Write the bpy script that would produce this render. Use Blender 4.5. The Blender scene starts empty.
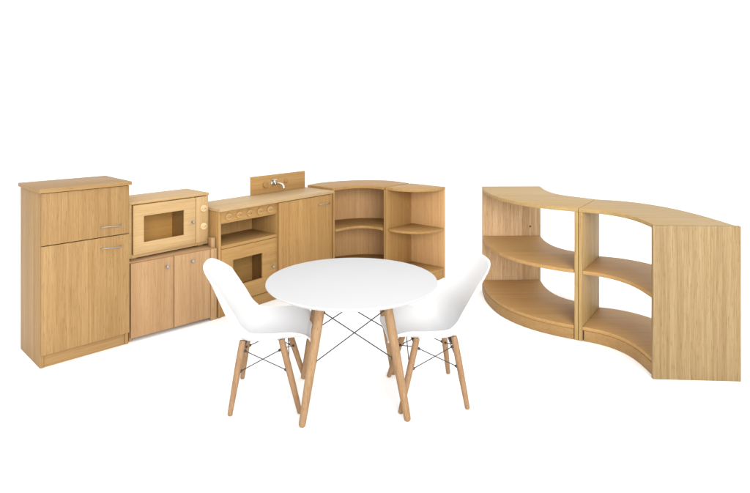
import bpy, bmesh, math, random
from mathutils import Vector, Matrix
R = math.radians
S = bpy.context.scene
COL = S.collection

# ------------------------------------------------------------------ camera, light, exposure
cam = bpy.data.cameras.new('camera')
co = bpy.data.objects.new('camera', cam); COL.objects.link(co)
co.location = (0, 0, 1.2); co.rotation_euler = (R(90), 0, 0)
cam.sensor_width = 36.0; cam.lens = 588 / 750 * 36.0
cam.shift_y = -141.5 / 750          # view camera with a falling front: verticals stay upright
cam.clip_end = 200
S.camera = co

W = bpy.data.worlds.new('World'); S.world = W; W.use_nodes = True
W.node_tree.nodes['Background'].inputs[0].default_value = (1.0, 1.0, 1.0, 1)
W.node_tree.nodes['Background'].inputs[1].default_value = 1.45

def area(name, loc, target, size, power, color=(1, 1, 1)):
    l = bpy.data.lights.new(name, 'AREA'); l.shape = 'RECTANGLE'
    l.size, l.size_y = size; l.energy = power; l.color = color
    o = bpy.data.objects.new(name, l); COL.objects.link(o)
    o.location = loc
    o.rotation_euler = (Vector(target) - Vector(loc)).to_track_quat('-Z', 'Y').to_euler()
    return o
area('key_softbox', (1.0, -2.0, 2.0), (0.0, 3.5, 0.35), (2.6, 2.0), 270, (1.0, 0.985, 0.96))
area('top_softbox', (0.2, 3.2, 4.6), (0.1, 3.0, 0.0), (4.5, 3.5), 20)

S.view_settings.view_transform = 'Standard'
S.view_settings.look = 'None'
S.view_settings.exposure = 0.0
S.view_settings.gamma = 1.0

# ------------------------------------------------------------------ materials
def lin(r, g, b):
    f = lambda c: (c / 255 / 12.92) if c / 255 <= .04045 else ((c / 255 + .055) / 1.055) ** 2.4
    return (f(r), f(g), f(b), 1)

def newmat(name):
    m = bpy.data.materials.new(name); m.use_nodes = True
    nt = m.node_tree; return m, nt, nt.nodes['Principled BSDF']

def wood(name, col, axis='z', contrast=1.0, rough=0.55, band=1.0):
    m, nt, b = newmat(name); N = nt.nodes; L = nt.links
    tc = N.new('ShaderNodeTexCoord'); oi = N.new('ShaderNodeObjectInfo')
    sc = N.new('ShaderNodeVectorMath'); sc.operation = 'SCALE'
    comb = N.new('ShaderNodeCombineXYZ')
    for i, k in enumerate((37.0, 71.0, 53.0)):
        mu = N.new('ShaderNodeMath'); mu.operation = 'MULTIPLY'; mu.inputs[1].default_value = k
        L.new(oi.outputs['Random'], mu.inputs[0]); L.new(mu.outputs[0], comb.inputs[i])
    add = N.new('ShaderNodeVectorMath'); add.operation = 'ADD'
    L.new(tc.outputs['Object'], add.inputs[0]); L.new(comb.outputs[0], add.inputs[1])
    # slow wander of the grain
    wn = N.new('ShaderNodeTexNoise'); wn.inputs['Scale'].default_value = 2.2; wn.inputs['Detail'].default_value = 1
    L.new(add.outputs[0], wn.inputs['Vector'])
    sub = N.new('ShaderNodeVectorMath'); sub.operation = 'SUBTRACT'; sub.inputs[1].default_value = (.5, .5, .5)
    L.new(wn.outputs['Color'], sub.inputs[0])
    ms = N.new('ShaderNodeVectorMath'); ms.operation = 'SCALE'; ms.inputs['Scale'].default_value = 0.018
    L.new(sub.outputs[0], ms.inputs[0])
    ad2 = N.new('ShaderNodeVectorMath'); ad2.operation = 'ADD'
    L.new(add.outputs[0], ad2.inputs[0]); L.new(ms.outputs[0], ad2.inputs[1])
    def streak(across, along, detail, rough_):
        mp = N.new('ShaderNodeMapping')
        v = [across] * 3; v['xyz'.index(axis)] = along
        mp.inputs['Scale'].default_value = v
        L.new(ad2.outputs[0], mp.inputs['Vector'])
        n = N.new('ShaderNodeTexNoise'); n.inputs['Scale'].default_value = 1
        n.inputs['Detail'].default_value = detail; n.inputs['Roughness'].default_value = rough_
        L.new(mp.outputs[0], n.inputs['Vector']); return n.outputs['Fac']
    broad = streak(24, .35, 2, .5); mid = streak(95, .9, 3, .6); fine = streak(380, 5, 2, .6)
    pores = streak(420, 22, 2, .5)
    def mr(src, lo, hi, a, b_):
        r = N.new('ShaderNodeMapRange'); r.inputs['From Min'].default_value = lo; r.inputs['From Max'].default_value = hi
        r.inputs['To Min'].default_value = a; r.inputs['To Max'].default_value = b_; L.new(src, r.inputs['Value']); return r.outputs[0]
    k = contrast
    f1 = mr(broad, .3, .7, 1 - .10 * k * band, 1 + .08 * k * band)
    f2 = mr(mid, .3, .7, 1 - .15 * k, 1 + .12 * k)
    f3 = mr(fine, .3, .7, 1 - .15 * k, 1 + .13 * k)
    f4 = mr(pores, .58, .68, 1.03, 1.03 - .24 * k)
    rnd = mr(oi.outputs['Random'], 0, 1, .95, 1.05)
    def mul(a, b_):
        n = N.new('ShaderNodeMath'); n.operation = 'MULTIPLY'; L.new(a, n.inputs[0]); L.new(b_, n.inputs[1]); return n.outputs[0]
    tot = mul(mul(mul(f1, f2), mul(f3, f4)), rnd)
    # darker streaks are also redder: channel gamma
    out = N.new('ShaderNodeCombineColor')
    for i, g in enumerate((.8, 1.05, 1.35)):
        p = N.new('ShaderNodeMath'); p.operation = 'POWER'; p.inputs[1].default_value = g; L.new(tot, p.inputs[0])
        q = N.new('ShaderNodeMath'); q.operation = 'MULTIPLY'; q.inputs[1].default_value = col[i]; L.new(p.outputs[0], q.inputs[0])
        L.new(q.outputs[0], out.inputs[i])
    L.new(out.outputs[0], b.inputs['Base Color'])
    b.inputs['Roughness'].default_value = rough
    b.inputs['Specular IOR Level'].default_value = 0.18
    bp = N.new('ShaderNodeBump'); bp.inputs['Strength'].default_value = .12; bp.inputs['Distance'].default_value = .0006
    L.new(fine, bp.inputs['Height']); L.new(bp.outputs[0], b.inputs['Normal'])
    return m

def plain(name, col, rough=.4, metal=0, spec=.5, var=0.02):
    m, nt, b = newmat(name); N = nt.nodes; L = nt.links
    n = N.new('ShaderNodeTexNoise'); n.inputs['Scale'].default_value = 9; n.inputs['Detail'].default_value = 4
    tc = N.new('ShaderNodeTexCoord'); L.new(tc.outputs['Object'], n.inputs['Vector'])
    mx = N.new('ShaderNodeMix'); mx.data_type = 'RGBA'
    mx.inputs[6].default_value = [c * (1 - var) for c in col[:3]] + [1]
    mx.inputs[7].default_value = [min(1, c * (1 + var)) for c in col[:3]] + [1]
    L.new(n.outputs['Fac'], mx.inputs[0]); L.new(mx.outputs[2], b.inputs['Base Color'])
    r = N.new('ShaderNodeMapRange'); r.inputs['To Min'].default_value = rough * .9; r.inputs['To Max'].default_value = rough * 1.1
    L.new(n.outputs['Fac'], r.inputs['Value']); L.new(r.outputs[0], b.inputs['Roughness'])
    b.inputs['Metallic'].default_value = metal; b.inputs['Specular IOR Level'].default_value = spec
    return m

OAK = (.288, .172, .068); PINK = (.345, .210, .103); AMBER = (.325, .188, .067); PALE = (.332, .220, .090)
M = {
 'oak': wood('oak_veneer_upright', OAK, 'z'), 'oak_x': wood('oak_veneer_lengthwise', OAK, 'x', .7),
 'pink': wood('pale_oak_veneer_upright', PINK, 'z', .8), 'pink_x': wood('pale_oak_veneer_lengthwise', PINK, 'x', .7),
 'amber': wood('amber_oak_veneer_upright', AMBER, 'z', .9), 'amber_x': wood('amber_oak_veneer_lengthwise', AMBER, 'x', .7),
 'pale': wood('ash_veneer_upright', PALE, 'z', 1.15, band=1.4), 'pale_x': wood('ash_veneer_lengthwise', PALE, 'x', .65),
 'end': wood('limed_ash_veneer', (.248, .172, .083), 'z', 1.15, band=1.0),
 'shelf_x': wood('warm_oak_veneer_lengthwise', (.372, .218, .084), 'x', .6),
 'micro_x': wood('light_oak_veneer_lengthwise', (.41, .272, .128), 'x', .6), 'micro': wood('light_oak_veneer_upright', (.41, .272, .128), 'z', .6),
 'counter_x': wood('light_oak_worktop', (.385, .265, .135), 'x', .6),
 'lit_lining': wood('brightened_lining', (.58, .37, .15), 'x', .5),  # lighter than the outer wood: light inside the cavities put into the colour
 'striped': wood('striped_ash_veneer', (.50, .335, .185), 'z', 1.35, band=.9),
 'rosy': wood('rosy_oak_lightened', (.47, .275, .122), 'z', .7),  # pinker veneer, also lightened against the shade inside the shelf units
 'dial_dark': wood('turned_wood_oiled', (.375, .228, .092), 'z', .5),
 'dial': wood('turned_wood', (.56, .41, .225), 'z', .4),
 'leg': wood('beech_dowel', (.25, .148, .078), 'z', .9, .5),
 'legt': wood('beech_dowel_table', (.268, .163, .084), 'z', .9, .5),
 'top': plain('white_laminate', (.445, .445, .45), .5, 0, .2),
 'shell': plain('white_moulded_plastic', (.615, .615, .62), .38),
 'black': plain('black_metal', (.018, .018, .02), .4, .3),
 'wire': plain('dark_steel_wire', (.022, .022, .024), .45, 0, .25),
 'chrome': plain('chrome', (.62, .62, .63), .12, 1.0),
 'nickel': plain('brushed_nickel', (.40, .39, .37), .3, 1.0),
 'hole': plain('dark_hole', (.05, .035, .02), .6),  # dark colour stands in for the shade inside small holes
}
# amber acrylic pane, thin
m, nt, b = newmat('tinted_acrylic'); N = nt.nodes; L = nt.links
tr = N.new('ShaderNodeBsdfTransparent'); tr.inputs[0].default_value = (.97, .94, .87, 1)
gl = N.new('ShaderNodeBsdfGlossy'); gl.inputs['Roughness'].default_value = .08
fr = N.new('ShaderNodeFresnel'); fr.inputs[0].default_value = 1.1
mx = N.new('ShaderNodeMixShader'); L.new(fr.outputs[0], mx.inputs[0]); L.new(tr.outputs[0], mx.inputs[1]); L.new(gl.outputs[0], mx.inputs[2])
L.new(mx.outputs[0], N['Material Output'].inputs['Surface']); N.remove(b); M['pane'] = m
# studio floor
M['floor'] = plain('white_studio_floor', (.96, .96, .96), .9, spec=.0, var=.003)

# ------------------------------------------------------------------ mesh helpers
def add_prism(bm, poly, z0, z1, bev=.0016):
    """closed plan outline raised from z0 to z1, its rims eased"""
    t = bmesh.new()
    a = sum(poly[i][0] * poly[(i + 1) % len(poly)][1] - poly[(i + 1) % len(poly)][0] * poly[i][1] for i in range(len(poly)))
    if a < 0: poly = poly[::-1]
    lo = [t.verts.new((p[0], p[1], z0)) for p in poly]; hi = [t.verts.new((p[0], p[1], z1)) for p in poly]
    t.faces.new(lo[::-1]); t.faces.new(hi)
    n = len(poly)
    for i in range(n):
        j = (i + 1) % n; t.faces.new((lo[i], lo[j], hi[j], hi[i]))
    t.normal_update()
    finish(bm, t, bev)

def finish(bm, t, bev):
    if bev:
        es = [e for e in t.edges if len(e.link_faces) == 2 and e.calc_face_angle(0) > R(40)]
        bmesh.ops.bevel(t, geom=es, offset=bev, segments=2, affect='EDGES', profile=.5, clamp_overlap=True)
    me = bpy.data.meshes.new('tmp'); t.to_mesh(me); t.free(); bm.from_mesh(me); bpy.data.meshes.remove(me)

def add_box(bm, x0, x1, y0, y1, z0, z1, bev=.0016):
    add_prism(bm, [(x0, y0), (x1, y0), (x1, y1), (x0, y1)], z0, z1, bev)

def add_frame(bm, x0, x1, z0, z1, hx0, hx1, hz0, hz1, y0, y1, bev=.0016):
    """upright board in the xz plane with a rectangular hole"""
    t = bmesh.new(); V = {}
    for y in (y0, y1):
        for nm, pts in (('o', ((x0, z0), (x1, z0), (x1, z1), (x0, z1))), ('i', ((hx0, hz0), (hx1, hz0), (hx1, hz1), (hx0, hz1)))):
            for k, (x, z) in enumerate(pts): V[nm, y, k] = t.verts.new((x, y, z))
    for k in range(4):
        j = (k + 1) % 4
        t.faces.new((V['o', y0, k], V['o', y0, j], V['i', y0, j], V['i', y0, k]))
        t.faces.new((V['o', y1, j], V['o', y1, k], V['i', y1, k], V['i', y1, j]))
        t.faces.new((V['o', y0, j], V['o', y0, k], V['o', y1, k], V['o', y1, j]))
        t.faces.new((V['i', y0, k], V['i', y0, j], V['i', y1, j], V['i', y1, k]))
    bmesh.ops.recalc_face_normals(t, faces=t.faces); finish(bm, t, bev)

def add_tube(bm, pts, rad, seg=12, caps=True):
    pts = [Vector(p) for p in pts]
    if not hasattr(rad, '__len__'): rad = [rad] * len(pts)
    rings = []; up = None
    for i, p in enumerate(pts):
        d = (pts[min(i + 1, len(pts) - 1)] - pts[max(i - 1, 0)]).normalized()
        if up is None: up = Vector((1, 0, 0)) if abs(d.x) < .8 else Vector((0, 1, 0))
        u = (up - d * up.dot(d)).normalized(); v = d.cross(u); up = u
        rings.append([bm.verts.new(p + (u * math.cos(2 * math.pi * k / seg) + v * math.sin(2 * math.pi * k / seg)) * rad[i]) for k in range(seg)])
    for a, b_ in zip(rings, rings[1:]):
        for k in range(seg):
            j = (k + 1) % seg; bm.faces.new((a[k], a[j], b_[j], b_[k]))
    if caps: bm.faces.new(rings[0][::-1]); bm.faces.new(rings[-1])

def add_lathe(bm, prof, origin, axis, seg=24):
    """prof: (distance along axis, radius) pairs"""
    o = Vector(origin); d = Vector(axis).normalized()
    add_tube(bm, [o + d * s for s, r in prof], [max(r, 1e-5) for s, r in prof], seg)

def fix(bm): bmesh.ops.recalc_face_normals(bm, faces=bm.faces)

def obj(name, bm, mat, parent=None, sharp=32):
    fix(bm)
    me = bpy.data.meshes.new(name); bm.to_mesh(me); bm.free()
    me.shade_smooth(); me.set_sharp_from_angle(angle=R(sharp))
    me.materials.append(M[mat])
    o = bpy.data.objects.new(name, me); COL.objects.link(o)
    if parent: o.parent = parent
    return o

def box(name, x0, x1, y0, y1, z0, z1, mat, parent, bev=.0016):
    bm = bmesh.new(); add_box(bm, x0, x1, y0, y1, z0, z1, bev); return obj(name, bm, mat, parent)

def prism(name, poly, z0, z1, mat, parent, bev=.0016):
    bm = bmesh.new(); add_prism(bm, poly, z0, z1, bev); return obj(name, bm, mat, parent)

def thing(name, label, cat, loc=(0, 0, 0), rz=0, group=None):
    o = bpy.data.objects.new(name, None); COL.objects.link(o); o.empty_display_size = .1
    o.location = loc; o.rotation_euler = (0, 0, R(rz)); o['label'] = label; o['category'] = cat
    if group: o['group'] = group
    return o

def crv(P, n=8):
    """Catmull-Rom through plan points"""
    P = [Vector((p[0], p[1])) for p in P]; Q = [2 * P[0] - P[1]] + P + [2 * P[-1] - P[-2]]; out = []
    for i in range(1, len(Q) - 2):
        a, b_, c, d = Q[i - 1:i + 3]
        for k in range(n):
            t = k / n
            out.append(.5 * ((2 * b_) + (c - a) * t + (2 * a - 5 * b_ + 4 * c - d) * t * t + (3 * b_ - a - 3 * c + d) * t ** 3))
    out.append(P[-1]); return [(p.x, p.y) for p in out]

def offs(C, d):
    """curve moved sideways by d (positive = to the left of travel)"""
    out = []
    for i, p in enumerate(C):
        a = Vector(C[max(i - 1, 0)]); b_ = Vector(C[min(i + 1, len(C) - 1)]); t = (b_ - a).normalized()
        out.append((p[0] - t.y * d, p[1] + t.x * d))
    return out

def strip(C, d): return list(C) + offs(C, d)[::-1]
def rel(P, o): return [(p[0] - o[0], p[1] - o[1]) for p in P]

# ------------------------------------------------------------------ the setting
bm = bmesh.new()
vs = [bm.verts.new(v) for v in ((-45, -30, 0), (45, -30, 0), (45, 90, 0), (-45, 90, 0))]; bm.faces.new(vs)
fl = obj('floor', bm, 'floor'); fl['kind'] = 'structure'

# ------------------------------------------------------------------ small fittings
def bow_handle(parent, x0, x1, y, z, mat='nickel'):
    bm = bmesh.new(); n = 14; pts = []
    for i in range(n + 1):
        t = i / n
        pts.append((x0 + (x1 - x0) * t, y - .003 - .016 * math.sin(math.pi * t) ** .7, z + .002 * math.sin(2 * math.pi * t)))
    add_tube(bm, pts, [.0030 - .0008 * abs(2 * i / n - 1) for i in range(n + 1)], 10)
    for x in (x0, x1): add_lathe(bm, [(0, .0042), (.005, .0035)], (x, y, z), (0, -1, 0), 12)
    return obj('handle', bm, mat, parent)

def pull_knob(parent, x, y, z, r=.0095, mat='nickel'):
    bm = bmesh.new()
    add_lathe(bm, [(0, r * .75), (.003, r * .7), (.006, r * .45), (.012, r * .5), (.015, r * .95), (.019, r), (.022, r * .8), (.024, r * .2)], (x, y, z), (0, -1, 0), 20)
    return obj('knob', bm, mat, parent)

def dial(parent, x, y, z, r=.021, mat='dial', name='dial'):
    bm = bmesh.new()
    add_lathe(bm, [(0, r), (.007, r), (.009, r * .9), (.010, r * .55), (.0085, r * .5), (.0085, r * .34), (.016, r * .32), (.0175, r * .24)], (x, y, z), (0, -1, 0), 28)
    k = len(bm.faces)
    add_lathe(bm, [(.0172, r * .15), (.0182, r * .15)], (x, y, z), (0, -1, 0), 10)
    bm.faces.ensure_lookup_table()
    for f in bm.faces[k:]: f.material_index = 1
    o = obj(name, bm, mat, parent); o.data.materials.append(M['hole']); return o

# ------------------------------------------------------------------ toy refrigerator
t = thing('play_fridge', 'tallest wooden cupboard at the left end, toy fridge with two doors and bow handles', 'toy fridge', (-1.523, 2.673, 0), 45)
w, d, h = .40, .315, .818
box('side_panel', 0, .016, 0, d, 0, h - .018, 'oak', t); box('side_panel', w - .016, w, 0, d, 0, h - .018, 'oak', t)
box('back_panel', .017, w - .017, d - .012, d - .002, .01, h - .019, 'oak', t)
box('top_panel', -.010, w + .008, -.028, d + .002, h - .018, h, 'oak_x', t)
box('plinth', .017, w - .017, .004, .02, 0, .058, 'oak_x', t)
up = box('door', .002, w - .002, -.019, -.001, .560, h - .021, 'oak', t); lo = box('door', .002, w - .002, -.019, -.001, .062, .556, 'oak', t)
bow_handle(up, .263, .357, -.019, .607); bow_handle(lo, .263, .357, -.019, .503)

# ------------------------------------------------------------------ cabinet under the microwave
t = thing('base_cabinet', 'low pale wooden cabinet with two doors and round metal knobs under the toy microwave', 'cabinet', (-1.245, 2.977, 0), 43.2)
w, d = .478, .25
for x in (0, w - .016): 
    box('side_panel', x, x + .016, 0, d, 0, .385, 'pink', t)
box('back_panel', .017, w - .017, d - .012, d - .002, .02, .384, 'pink', t)
box('base_panel', .017, w - .017, .002, d - .014, .03, .046, 'pink_x', t)
box('top_panel', 0, w, .0, d, .386, .402, 'pink_x', t)
box('upstand', w - .024, w - .001, .002, .04, .4025, .455, 'pink', t)
dl = box('door', .002, .226, -.019, -.001, .020, .398, 'pink', t)
dr = box('door', .230, .437, -.019, -.001, .020, .398, 'pink', t)
box('filler_panel', .441, w, -.014, -.001, .0, .398, 'pink', t)
pull_knob(dl, .188, -.019, .352); pull_knob(dr, .329, -.019, .355)

# ------------------------------------------------------------------ toy microwave
t = thing('toy_microwave', 'wooden toy microwave with dark window and two turned dials, standing on the low cabinet', 'toy microwave', (-1.255, 3.0, .4025), 48.5)
w, d, h = .463, .235, .300
for x in (.02, w - .05):
    for y in (.025, d - .05): box('foot', x, x + .03, y, y + .025, .0, .010, 'micro', t, .001)
bm = bmesh.new()
add_box(bm, 0, .014, 0, d, .0105, h - .015); add_box(bm, w - .014, w, 0, d, .0105, h - .015)
add_box(bm, .0145, w - .0145, .001, d, .0105, .025)
add_box(bm, .364, .374, .004, d - .0125, .0255, h - .016)
obj('casing', bm, 'micro_x', t)
box('back_panel', .0145, w - .0145, d - .012, d - .001, .0255, h - .016, 'lit_lining', t)
box('cavity_floor', .015, .3635, .004, d - .0125, .0253, .028, 'lit_lining', t, 0)  # added sheet carrying the brightened cavity colour
box('top_panel', -.003, w + .003, -.004, d + .002, h - .0145, h, 'micro_x', t)
bm = bmesh.new(); add_frame(bm, .017, .374, .028, h - .018, .074, .304, .086, .222, -.012, -.0005); dr = obj('door', bm, 'micro_x', t)
box('pane', .0745, .3035, -.0065, -.004, .0865, .2215, 'pane', dr, 0)
pull_knob(dr, .352, -.012, .150, .008)
cp = box('control_panel', .378, w - .0145, -.010, .002, .0275, h - .018, 'micro', t)
for z in (.216, .116):
    dial(cp, .424, -.010, z, .0195)

# ------------------------------------------------------------------ cooker and sink unit
t = thing('cooker_sink_unit', 'long wooden play kitchen counter with oven, five dials, cupboard and tap on a splashback', 'toy kitchen', (-.878, 3.303, 0), 50.5)
w, d, h = .918, .255, .618
box('side_panel', 0, .016, 0, d, 0, h - .018, 'amber', t); box('side_panel', w - .018, w - .002, 0, d, 0, h - .018, 'amber', t)
box('divider', .428, .444, .001, d - .013, 0, h - .018, 'amber', t)
box('back_panel', .0165, w - .0185, d - .012, d - .002, .02, h - .0185, 'amber', t)
box('countertop', -.006, w, -.022, d + .004, h - .0178, h, 'counter_x', t)
cp = box('control_panel', .0165, .4275, .001, .016, .528, h - .0182, 'amber_x', t)
for x in (.066, .141, .216, .292, .370): dial(cp, x, .001, .563, .0205, 'dial_dark')
box('niche_shelf', .0165, .4275, -.004, d - .0125, .386, .404, 'amber_x', t)
box('base_panel', .0165, .4275, .018, d - .0125, .062, .077, 'lit_lining', t)
box('oven_back', .0168, .4272, d - .0155, d - .0125, .0775, .3855, 'lit_lining', t, 0)  # added sheet, carries the brightened colour behind the oven window
bm = bmesh.new(); add_frame(bm, .018, .426, .066, .383, .098, .314, .158, .309, -.002, .014); ov = obj('oven_door', bm, 'amber_x', t)
box('pane', .0985, .3135, .005, .008, .1585, .3085, 'pane', ov, 0)
pull_knob(ov, .386, -.002, .214, .008)
cd = box('cupboard_door', .431, .898, -.018, -.0008, .063, h - .022, 'amber', t)
bow_handle(cd, .775, .878, -.018, .540)
box('plinth', .0165, .4275, .004, .017, 0, .0615, 'amber_x', t); box('plinth', .4445, w - .0185, .004, .017, 0, .0615, 'amber_x', t)
sp = box('splashback', .423, .896, d - .016, d + .001, h + .0003, h + .117, 'amber_x', t)
yb = d - .016
bm = bmesh.new(); add_lathe(bm, [(0, .021), (.010, .021), (.013, .017)], (.535, yb, .676), (0, -1, 0), 28); obj('dial', bm, 'amber', sp)
bm = bmesh.new(); add_lathe(bm, [(0, .016), (.006, .016), (.008, .012)], (.715, yb, .684), (0, -1, 0), 28); obj('dial', bm, 'amber', sp)
bm = bmesh.new()
add_lathe(bm, [(0, .019), (.004, .019), (.007, .012), (.03, .0115), (.036, .009), (.04, .003)], (.600, yb, .678), (0, -1, 0), 24)
pts = [(.600, yb - .022, .678), (.601, yb - .045, .681), (.602, yb - .07, .682), (.603, yb - .092, .678), (.603, yb - .102, .668), (.603, yb - .105, .656)]
add_tube(bm, pts, [.008, .0078, .0075, .0072, .007, .0075], 14)
tap = obj('tap', bm, 'chrome', t)
bm = bmesh.new(); add_lathe(bm, [(0, .008), (.012, .006), (.016, .004)], (.600, yb - .018, .688), (0, 0, 1), 14)
for a in (0, 90):
    ca, sa = math.cos(R(a + 30)) * .019, math.sin(R(a + 30)) * .019
    add_tube(bm, [(.600 - ca, yb - .018 - sa, .704), (.600, yb - .018, .706), (.600 + ca, yb - .018 + sa, .704)], [.0042, .0045, .0042], 10)
obj('tap_handle', bm, 'chrome', tap)

# ------------------------------------------------------------------ curved corner shelf
o0 = (-.1, 4.15); H = .631
t = thing('corner_shelf', 'wooden corner shelf unit with concave front beside the sink cupboard', 'corner shelf', (o0[0], o0[1], 0))
fc = crv([(-.284, 4.022), (-.20, 4.105), (-.107, 4.15), (-.02, 4.132), (.060, 4.070)], 6)
bc = crv([(-.482, 4.185), (-.40, 4.31), (-.25, 4.415), (-.08, 4.462), (.10, 4.432), (.248, 4.288)], 6)
lp = [(-.284, 4.022), (-.482, 4.185)]; rp = [(.070, 4.063), (.259, 4.275)]
plan = fc + bc[::-1]
prism('top_panel', rel(plan, o0), H - .018, H, 'amber_x', t)
prism('side_panel', rel(strip(lp, -.014), o0), 0, H - .0182, 'amber', t); prism('side_panel', rel(strip(rp, .013), o0), 0, H - .0182, 'amber', t)
ins_b = offs(bc, -.012)
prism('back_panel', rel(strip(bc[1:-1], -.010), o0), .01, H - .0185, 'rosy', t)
fin = crv([(-.268, 4.036), (-.195, 4.108), (-.107, 4.153), (-.02, 4.135), (.052, 4.082)], 6)
bin_ = crv([(-.448, 4.190), (-.385, 4.292), (-.245, 4.396), (-.08, 4.444), (.095, 4.414), (.225, 4.286)], 6)
shelf = fin + bin_[::-1]
prism('shelf', rel(shelf, o0), .329, .346, 'amber_x', t)
prism('shelf', rel(shelf, o0), .056, .073, 'amber_x', t)
prism('plinth', rel(strip(offs(fin, .004), .014), o0), 0, .0555, 'amber_x', t)

# ------------------------------------------------------------------ rounded end shelf
o0 = (.27, 4.10)
t = thing('end_shelf', 'open wooden end shelf with rounded shelves at the far right of the toy kitchen', 'end shelf', (o0[0], o0[1], 0))
lp = [(.0715, 4.0615), (.2605, 4.2735)]; bp_ = [(.262, 4.275), (.489, 4.092)]
fc = crv([(.084, 4.058), (.14, 4.005), (.22, 3.968), (.30, 3.962), (.38, 3.985), (.44, 4.028), (.489, 4.088)], 6)
prism('top_panel', rel([(.0725, 4.0625)] + fc[0:] + [(.262, 4.275)], o0), H - .018, H, 'amber_x', t)
prism('side_panel', rel(strip(lp, -.012), o0), 0, H - .0182, 'amber', t)
b2 = [(.2665, 4.2695), (.489, 4.092)]
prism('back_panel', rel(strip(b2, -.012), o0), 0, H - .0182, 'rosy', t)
sh = [p for p in fc[1:-2]] + [(.476, 4.086), (.268, 4.250), (.094, 4.062)]
for z in (.330, .056): prism('shelf', rel(sh, o0), z, z + .016, 'amber_x', t)
prism('plinth', rel(strip(offs(fc[1:-2], .006), .012), o0), 0, .0555, 'amber_x', t)

# ------------------------------------------------------------------ S-shaped run of open shelves
H = .672; ZM = .357
o0 = (.95, 3.4)
G = 'curved open shelf units joined in an S'
t = thing('curved_shelf', 'curved open shelf unit with bulging convex front, farther half of the run', 'shelf unit', (o0[0], o0[1], 0), 0, G)
fc = crv([(.694, 3.815), (.677, 3.60), (.700, 3.40), (.752, 3.262), (.83, 3.150), (.93, 3.062), (1.034, 2.998)], 24)
bc = crv([(1.072, 3.825), (1.058, 3.65), (1.072, 3.52), (1.110, 3.435), (1.155, 3.385), (1.232, 3.302)], 24)
lp = [(.694, 3.815), (1.072, 3.825)]; dp = [(1.034, 2.996), (1.235, 3.295)]
prism('top_panel', rel(fc + [(1.0345, 2.997), (1.2355, 3.296)] + bc[::-1], o0), H - .018, H, 'pale_x', t)
ep = prism('end_panel', rel(strip(lp, -.018), o0), 0, H - .0182, 'striped', t)
prism('divider_panel', rel(strip(dp, .018), o0), 0, H - .0182, 'pale', t)
fi = offs(fc, .003); bi = offs(bc, -.003)
inner = [p for p in fi if p[1] < 3.792 and p[0] < 1.0185] + [(1.0195, 3.012), (1.208, 3.292)] + [p for p in bi[::-1] if p[1] > 3.335 and p[1] < 3.80]
inner = [p for p in inner]
prism('shelf', rel(inner, o0), ZM - .018, ZM, 'shelf_x', t)
prism('shelf', rel(inner, o0), .054, .072, 'shelf_x', t)
pf = [p for p in fc if p[1] < 3.794 and p[0] < 1.0185]
prism('plinth', rel(strip(pf, .016), o0), 0, .0535, 'oak_x', t)
c = Vector((.694, 3.815)).lerp(Vector((1.072, 3.825)), .82); nd = Vector((.0264, -.9996))
bm = bmesh.new(); add_lathe(bm, [(0, .006), (.0015, .0055), (.002, .003)], (c.x + nd.x * .018 - o0[0], c.y + nd.y * .018 - o0[1], .415), (nd.x, nd.y, 0), 14); obj('screw_hole', bm, 'hole', ep)  # dark disc painted in place of an open screw hole

o0 = (1.35, 2.9)
t = thing('curved_shelf', 'curved open shelf unit with concave front and flat end panel, nearer half of the run', 'shelf unit', (o0[0], o0[1], 0), 0, G)
fc = crv([(1.0365, 2.9955), (1.10, 2.962), (1.16, 2.910), (1.205, 2.835), (1.227, 2.74), (1.232, 2.592)], 24)
bc = crv([(1.238, 3.2945), (1.36, 3.235), (1.455, 3.135), (1.525, 2.985), (1.563, 2.80), (1.580, 2.569)], 24)
dp = [(1.0365, 2.9945), (1.2375, 3.2935)]; ep = [(1.216, 2.572), (1.588, 2.550)]
prism('top_panel', rel(fc + bc[::-1], o0), H - .018, H, 'pale_x', t)
prism('divider_panel', rel(strip(dp, -.018), o0), 0, H - .0182, 'pale', t)
prism('end_panel', rel(strip(ep, .018), o0), 0, H + .001, 'end', t)
fi = [p for p in offs(fc, .003) if p[0] > 1.058]; bi = [p for p in offs(bc, -.003) if p[0] > 1.268]
inner = [(1.054, 2.987)] + fi + bi[::-1] + [(1.253, 3.282)]
prism('shelf', rel(inner, o0), ZM - .018, ZM, 'shelf_x', t)
prism('shelf', rel(inner, o0), .054, .072, 'shelf_x', t)
prism('plinth', rel(strip([p for p in fc if p[0] > 1.058], .016), o0), 0, .0535, 'oak_x', t)

# ------------------------------------------------------------------ round table
def leg(parent, top, foot, r, mat, name='leg'):
    bm = bmesh.new(); a, b_ = Vector(top), Vector(foot)
    ts = [0, .02, .12, .3, .55, .8, .97, .99, 1.0]
    k = [.80, .92, .98, 1.0, .94, .82, .72, .66, .45]
    add_tube(bm, [a.lerp(b_, x) for x in ts], [r * x for x in k], 20)
    return obj(name, bm, mat, parent)

def bracing(parent, legs, tops, feet, pairs, r, hi, lo, out=.0):
    for i, j in pairs:
        ends = []
        for (p, q) in ((i, j), (j, i)):
            A = Vector(tops[p]).lerp(Vector(feet[p]), hi); B = Vector(tops[q]).lerp(Vector(feet[q]), lo)
            bm = bmesh.new(); add_tube(bm, [A, A.lerp(B, .5) , B], r, 8); obj('brace', bm, 'wire', parent)
            for P, Q, l in ((A, B, legs[p]), (B, A, legs[q])):
                dr = (Q - P).normalized()
                bm = bmesh.new(); add_lathe(bm, [(.004, r * 2.2), (.010, r * 3.0), (.019, r * 2.8), (.023, r * 1.5)], P, dr, 12); obj('bolt', bm, 'black', l)

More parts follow.
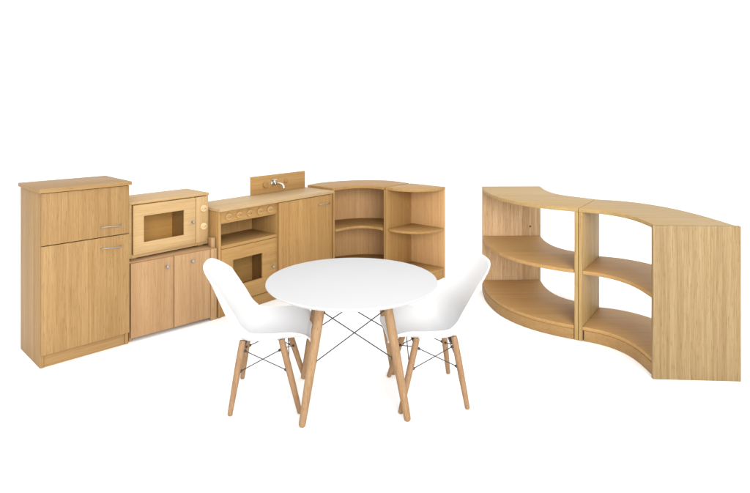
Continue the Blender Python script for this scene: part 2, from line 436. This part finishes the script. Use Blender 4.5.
t = thing('round_table', 'white round low table on four splayed wooden legs', 'table', (-.0945, 2.408, 0), 6)
bm = bmesh.new(); rr = .349
add_lathe(bm, [(.4665, .02), (.4665, rr - .022), (.4675, rr - .018), (.474, rr - .006), (.4805, rr), (.4842, rr - .0012), (.485, rr - .004), (.485, .02)], (0, 0, 0), (0, 0, 1), 128)
obj('tabletop', bm, 'top', t)
tops, feet, legs = [], [], []
for sx, sy in ((-1, -1), (1, -1), (1, 1), (-1, 1)):
    tops.append((sx * .122, sy * .122, .466)); feet.append((sx * .2, sy * .196, .0))
for a, b_ in zip(tops, feet): legs.append(leg(t, a, b_, .0185, 'legt'))
bracing(t, legs, tops, feet, ((0, 1), (3, 2)), .0022, .12, .54)
bm = bmesh.new()
add_box(bm, -.14, .14, -.012, .012, .458, .4663, .001); add_box(bm, -.012, .012, -.14, -.0125, .458, .4663, .001); add_box(bm, -.012, .012, .0125, .14, .458, .4663, .001)
obj('mounting_frame', bm, 'black', t)

# ------------------------------------------------------------------ shell chairs
def smooth(P, t):
    """Catmull-Rom value along a list of points, t in 0..1"""
    n = len(P) - 1; x = min(max(t, 0), .999999) * n; i = int(x); f = x - i
    g = lambda k: Vector(P[min(max(k, 0), n)]) if 0 <= k <= n else (2 * Vector(P[0]) - Vector(P[1]) if k < 0 else 2 * Vector(P[n]) - Vector(P[n - 1]))
    a, b_, c, d_ = g(i - 1), g(i), g(i + 1), g(i + 2)
    return .5 * ((2 * b_) + (c - a) * f + (2 * a - 5 * b_ + 4 * c - d_) * f * f + (3 * b_ - a - 3 * c + d_) * f ** 3)

#        x      z     half width  curl
PROF = [(.167, .250, .126, .006), (.164, .260, .146, .020), (.145, .264, .160, .038), (.10, .260, .166, .054), (.03, .250, .168, .062), (-.05, .245, .170, .070),
        (-.105, .257, .172, .076), (-.147, .301, .173, .072), (-.176, .366, .172, .062), (-.203, .430, .168, .050), (-.231, .497, .161, .036), (-.259, .557, .150, .018)]
def shell_mesh():
    bm = bmesh.new(); nu, nv = 28, 52; G_ = []
    for j in range(nv + 1):
        row = []
        for i in range(nu + 1):
            u = -1 + 2 * i / nu; au = abs(u)
            v0 = .10 * au ** 3.2; v1 = 1 - .125 * au ** 3.2
            v = v0 + (v1 - v0) * j / nv
            p = smooth([Vector(q) for q in PROF], v)
            e = .01; pa = smooth([Vector(q) for q in PROF], max(v - e, 0)); pb = smooth([Vector(q) for q in PROF], min(v + e, 1))
            tx, tz = pb[0] - pa[0], pb[1] - pa[1]; l = math.hypot(tx, tz); nx, nz = tz / l, -tx / l
            cu = p[3] * (au ** 2.3)
            row.append(bm.verts.new((p[0] + nx * cu, u * p[2] * (1 - .06 * au ** 4), p[1] + nz * cu)))
        G_.append(row)
    for j in range(nv):
        for i in range(nu): bm.faces.new((G_[j][i], G_[j][i + 1], G_[j + 1][i + 1], G_[j + 1][i]))
    return bm

def make_chair(loc, rz, label):
    t = thing('shell_chair', label, 'chair', loc, rz, 'white shell chairs at the round table')
    s = obj('seat_shell', shell_mesh(), 'shell', t, 180)
    md = s.modifiers.new('solid', 'SOLIDIFY'); md.thickness = .006; md.offset = 0
    bv = s.modifiers.new('ease', 'BEVEL'); bv.width = .0018; bv.segments = 2; bv.limit_method = 'ANGLE'; bv.angle_limit = R(50)
    tops, feet, legs = [], [], []
    for sx, sy in ((-1, -1), (1, -1), (1, 1), (-1, 1)):
        tops.append((-.018 + sx * .076, sy * .100, .268)); feet.append((sx * .135, sy * .156, 0))
    for a, b_ in zip(tops, feet): legs.append(leg(t, a, b_, .0135, 'leg'))
    bracing(t, legs, tops, feet, ((0, 1), (1, 2), (2, 3), (3, 0)), .0019, .12, .44)
    for x in (-.094, .058): box('mounting_bar', x - .007, x + .007, -.085, .085, .230, .238, 'black', t, .001)
    return t

def copy_tree(o, parent=None):
    c = o.copy(); COL.objects.link(c)
    if parent: c.parent = parent
    for ch in [x for x in list(bpy.data.objects) if x.parent == o]: copy_tree(ch, c)
    return c

c1 = make_chair((-.437, 2.435, 0), 4, 'white shell chair left of the round table, back towards the oven')
c2 = copy_tree(c1); c2.location = (.213, 2.459, 0); c2.rotation_euler = (0, 0, R(187))
c2['label'] = 'white shell chair right of the round table, back towards the curved open shelves'
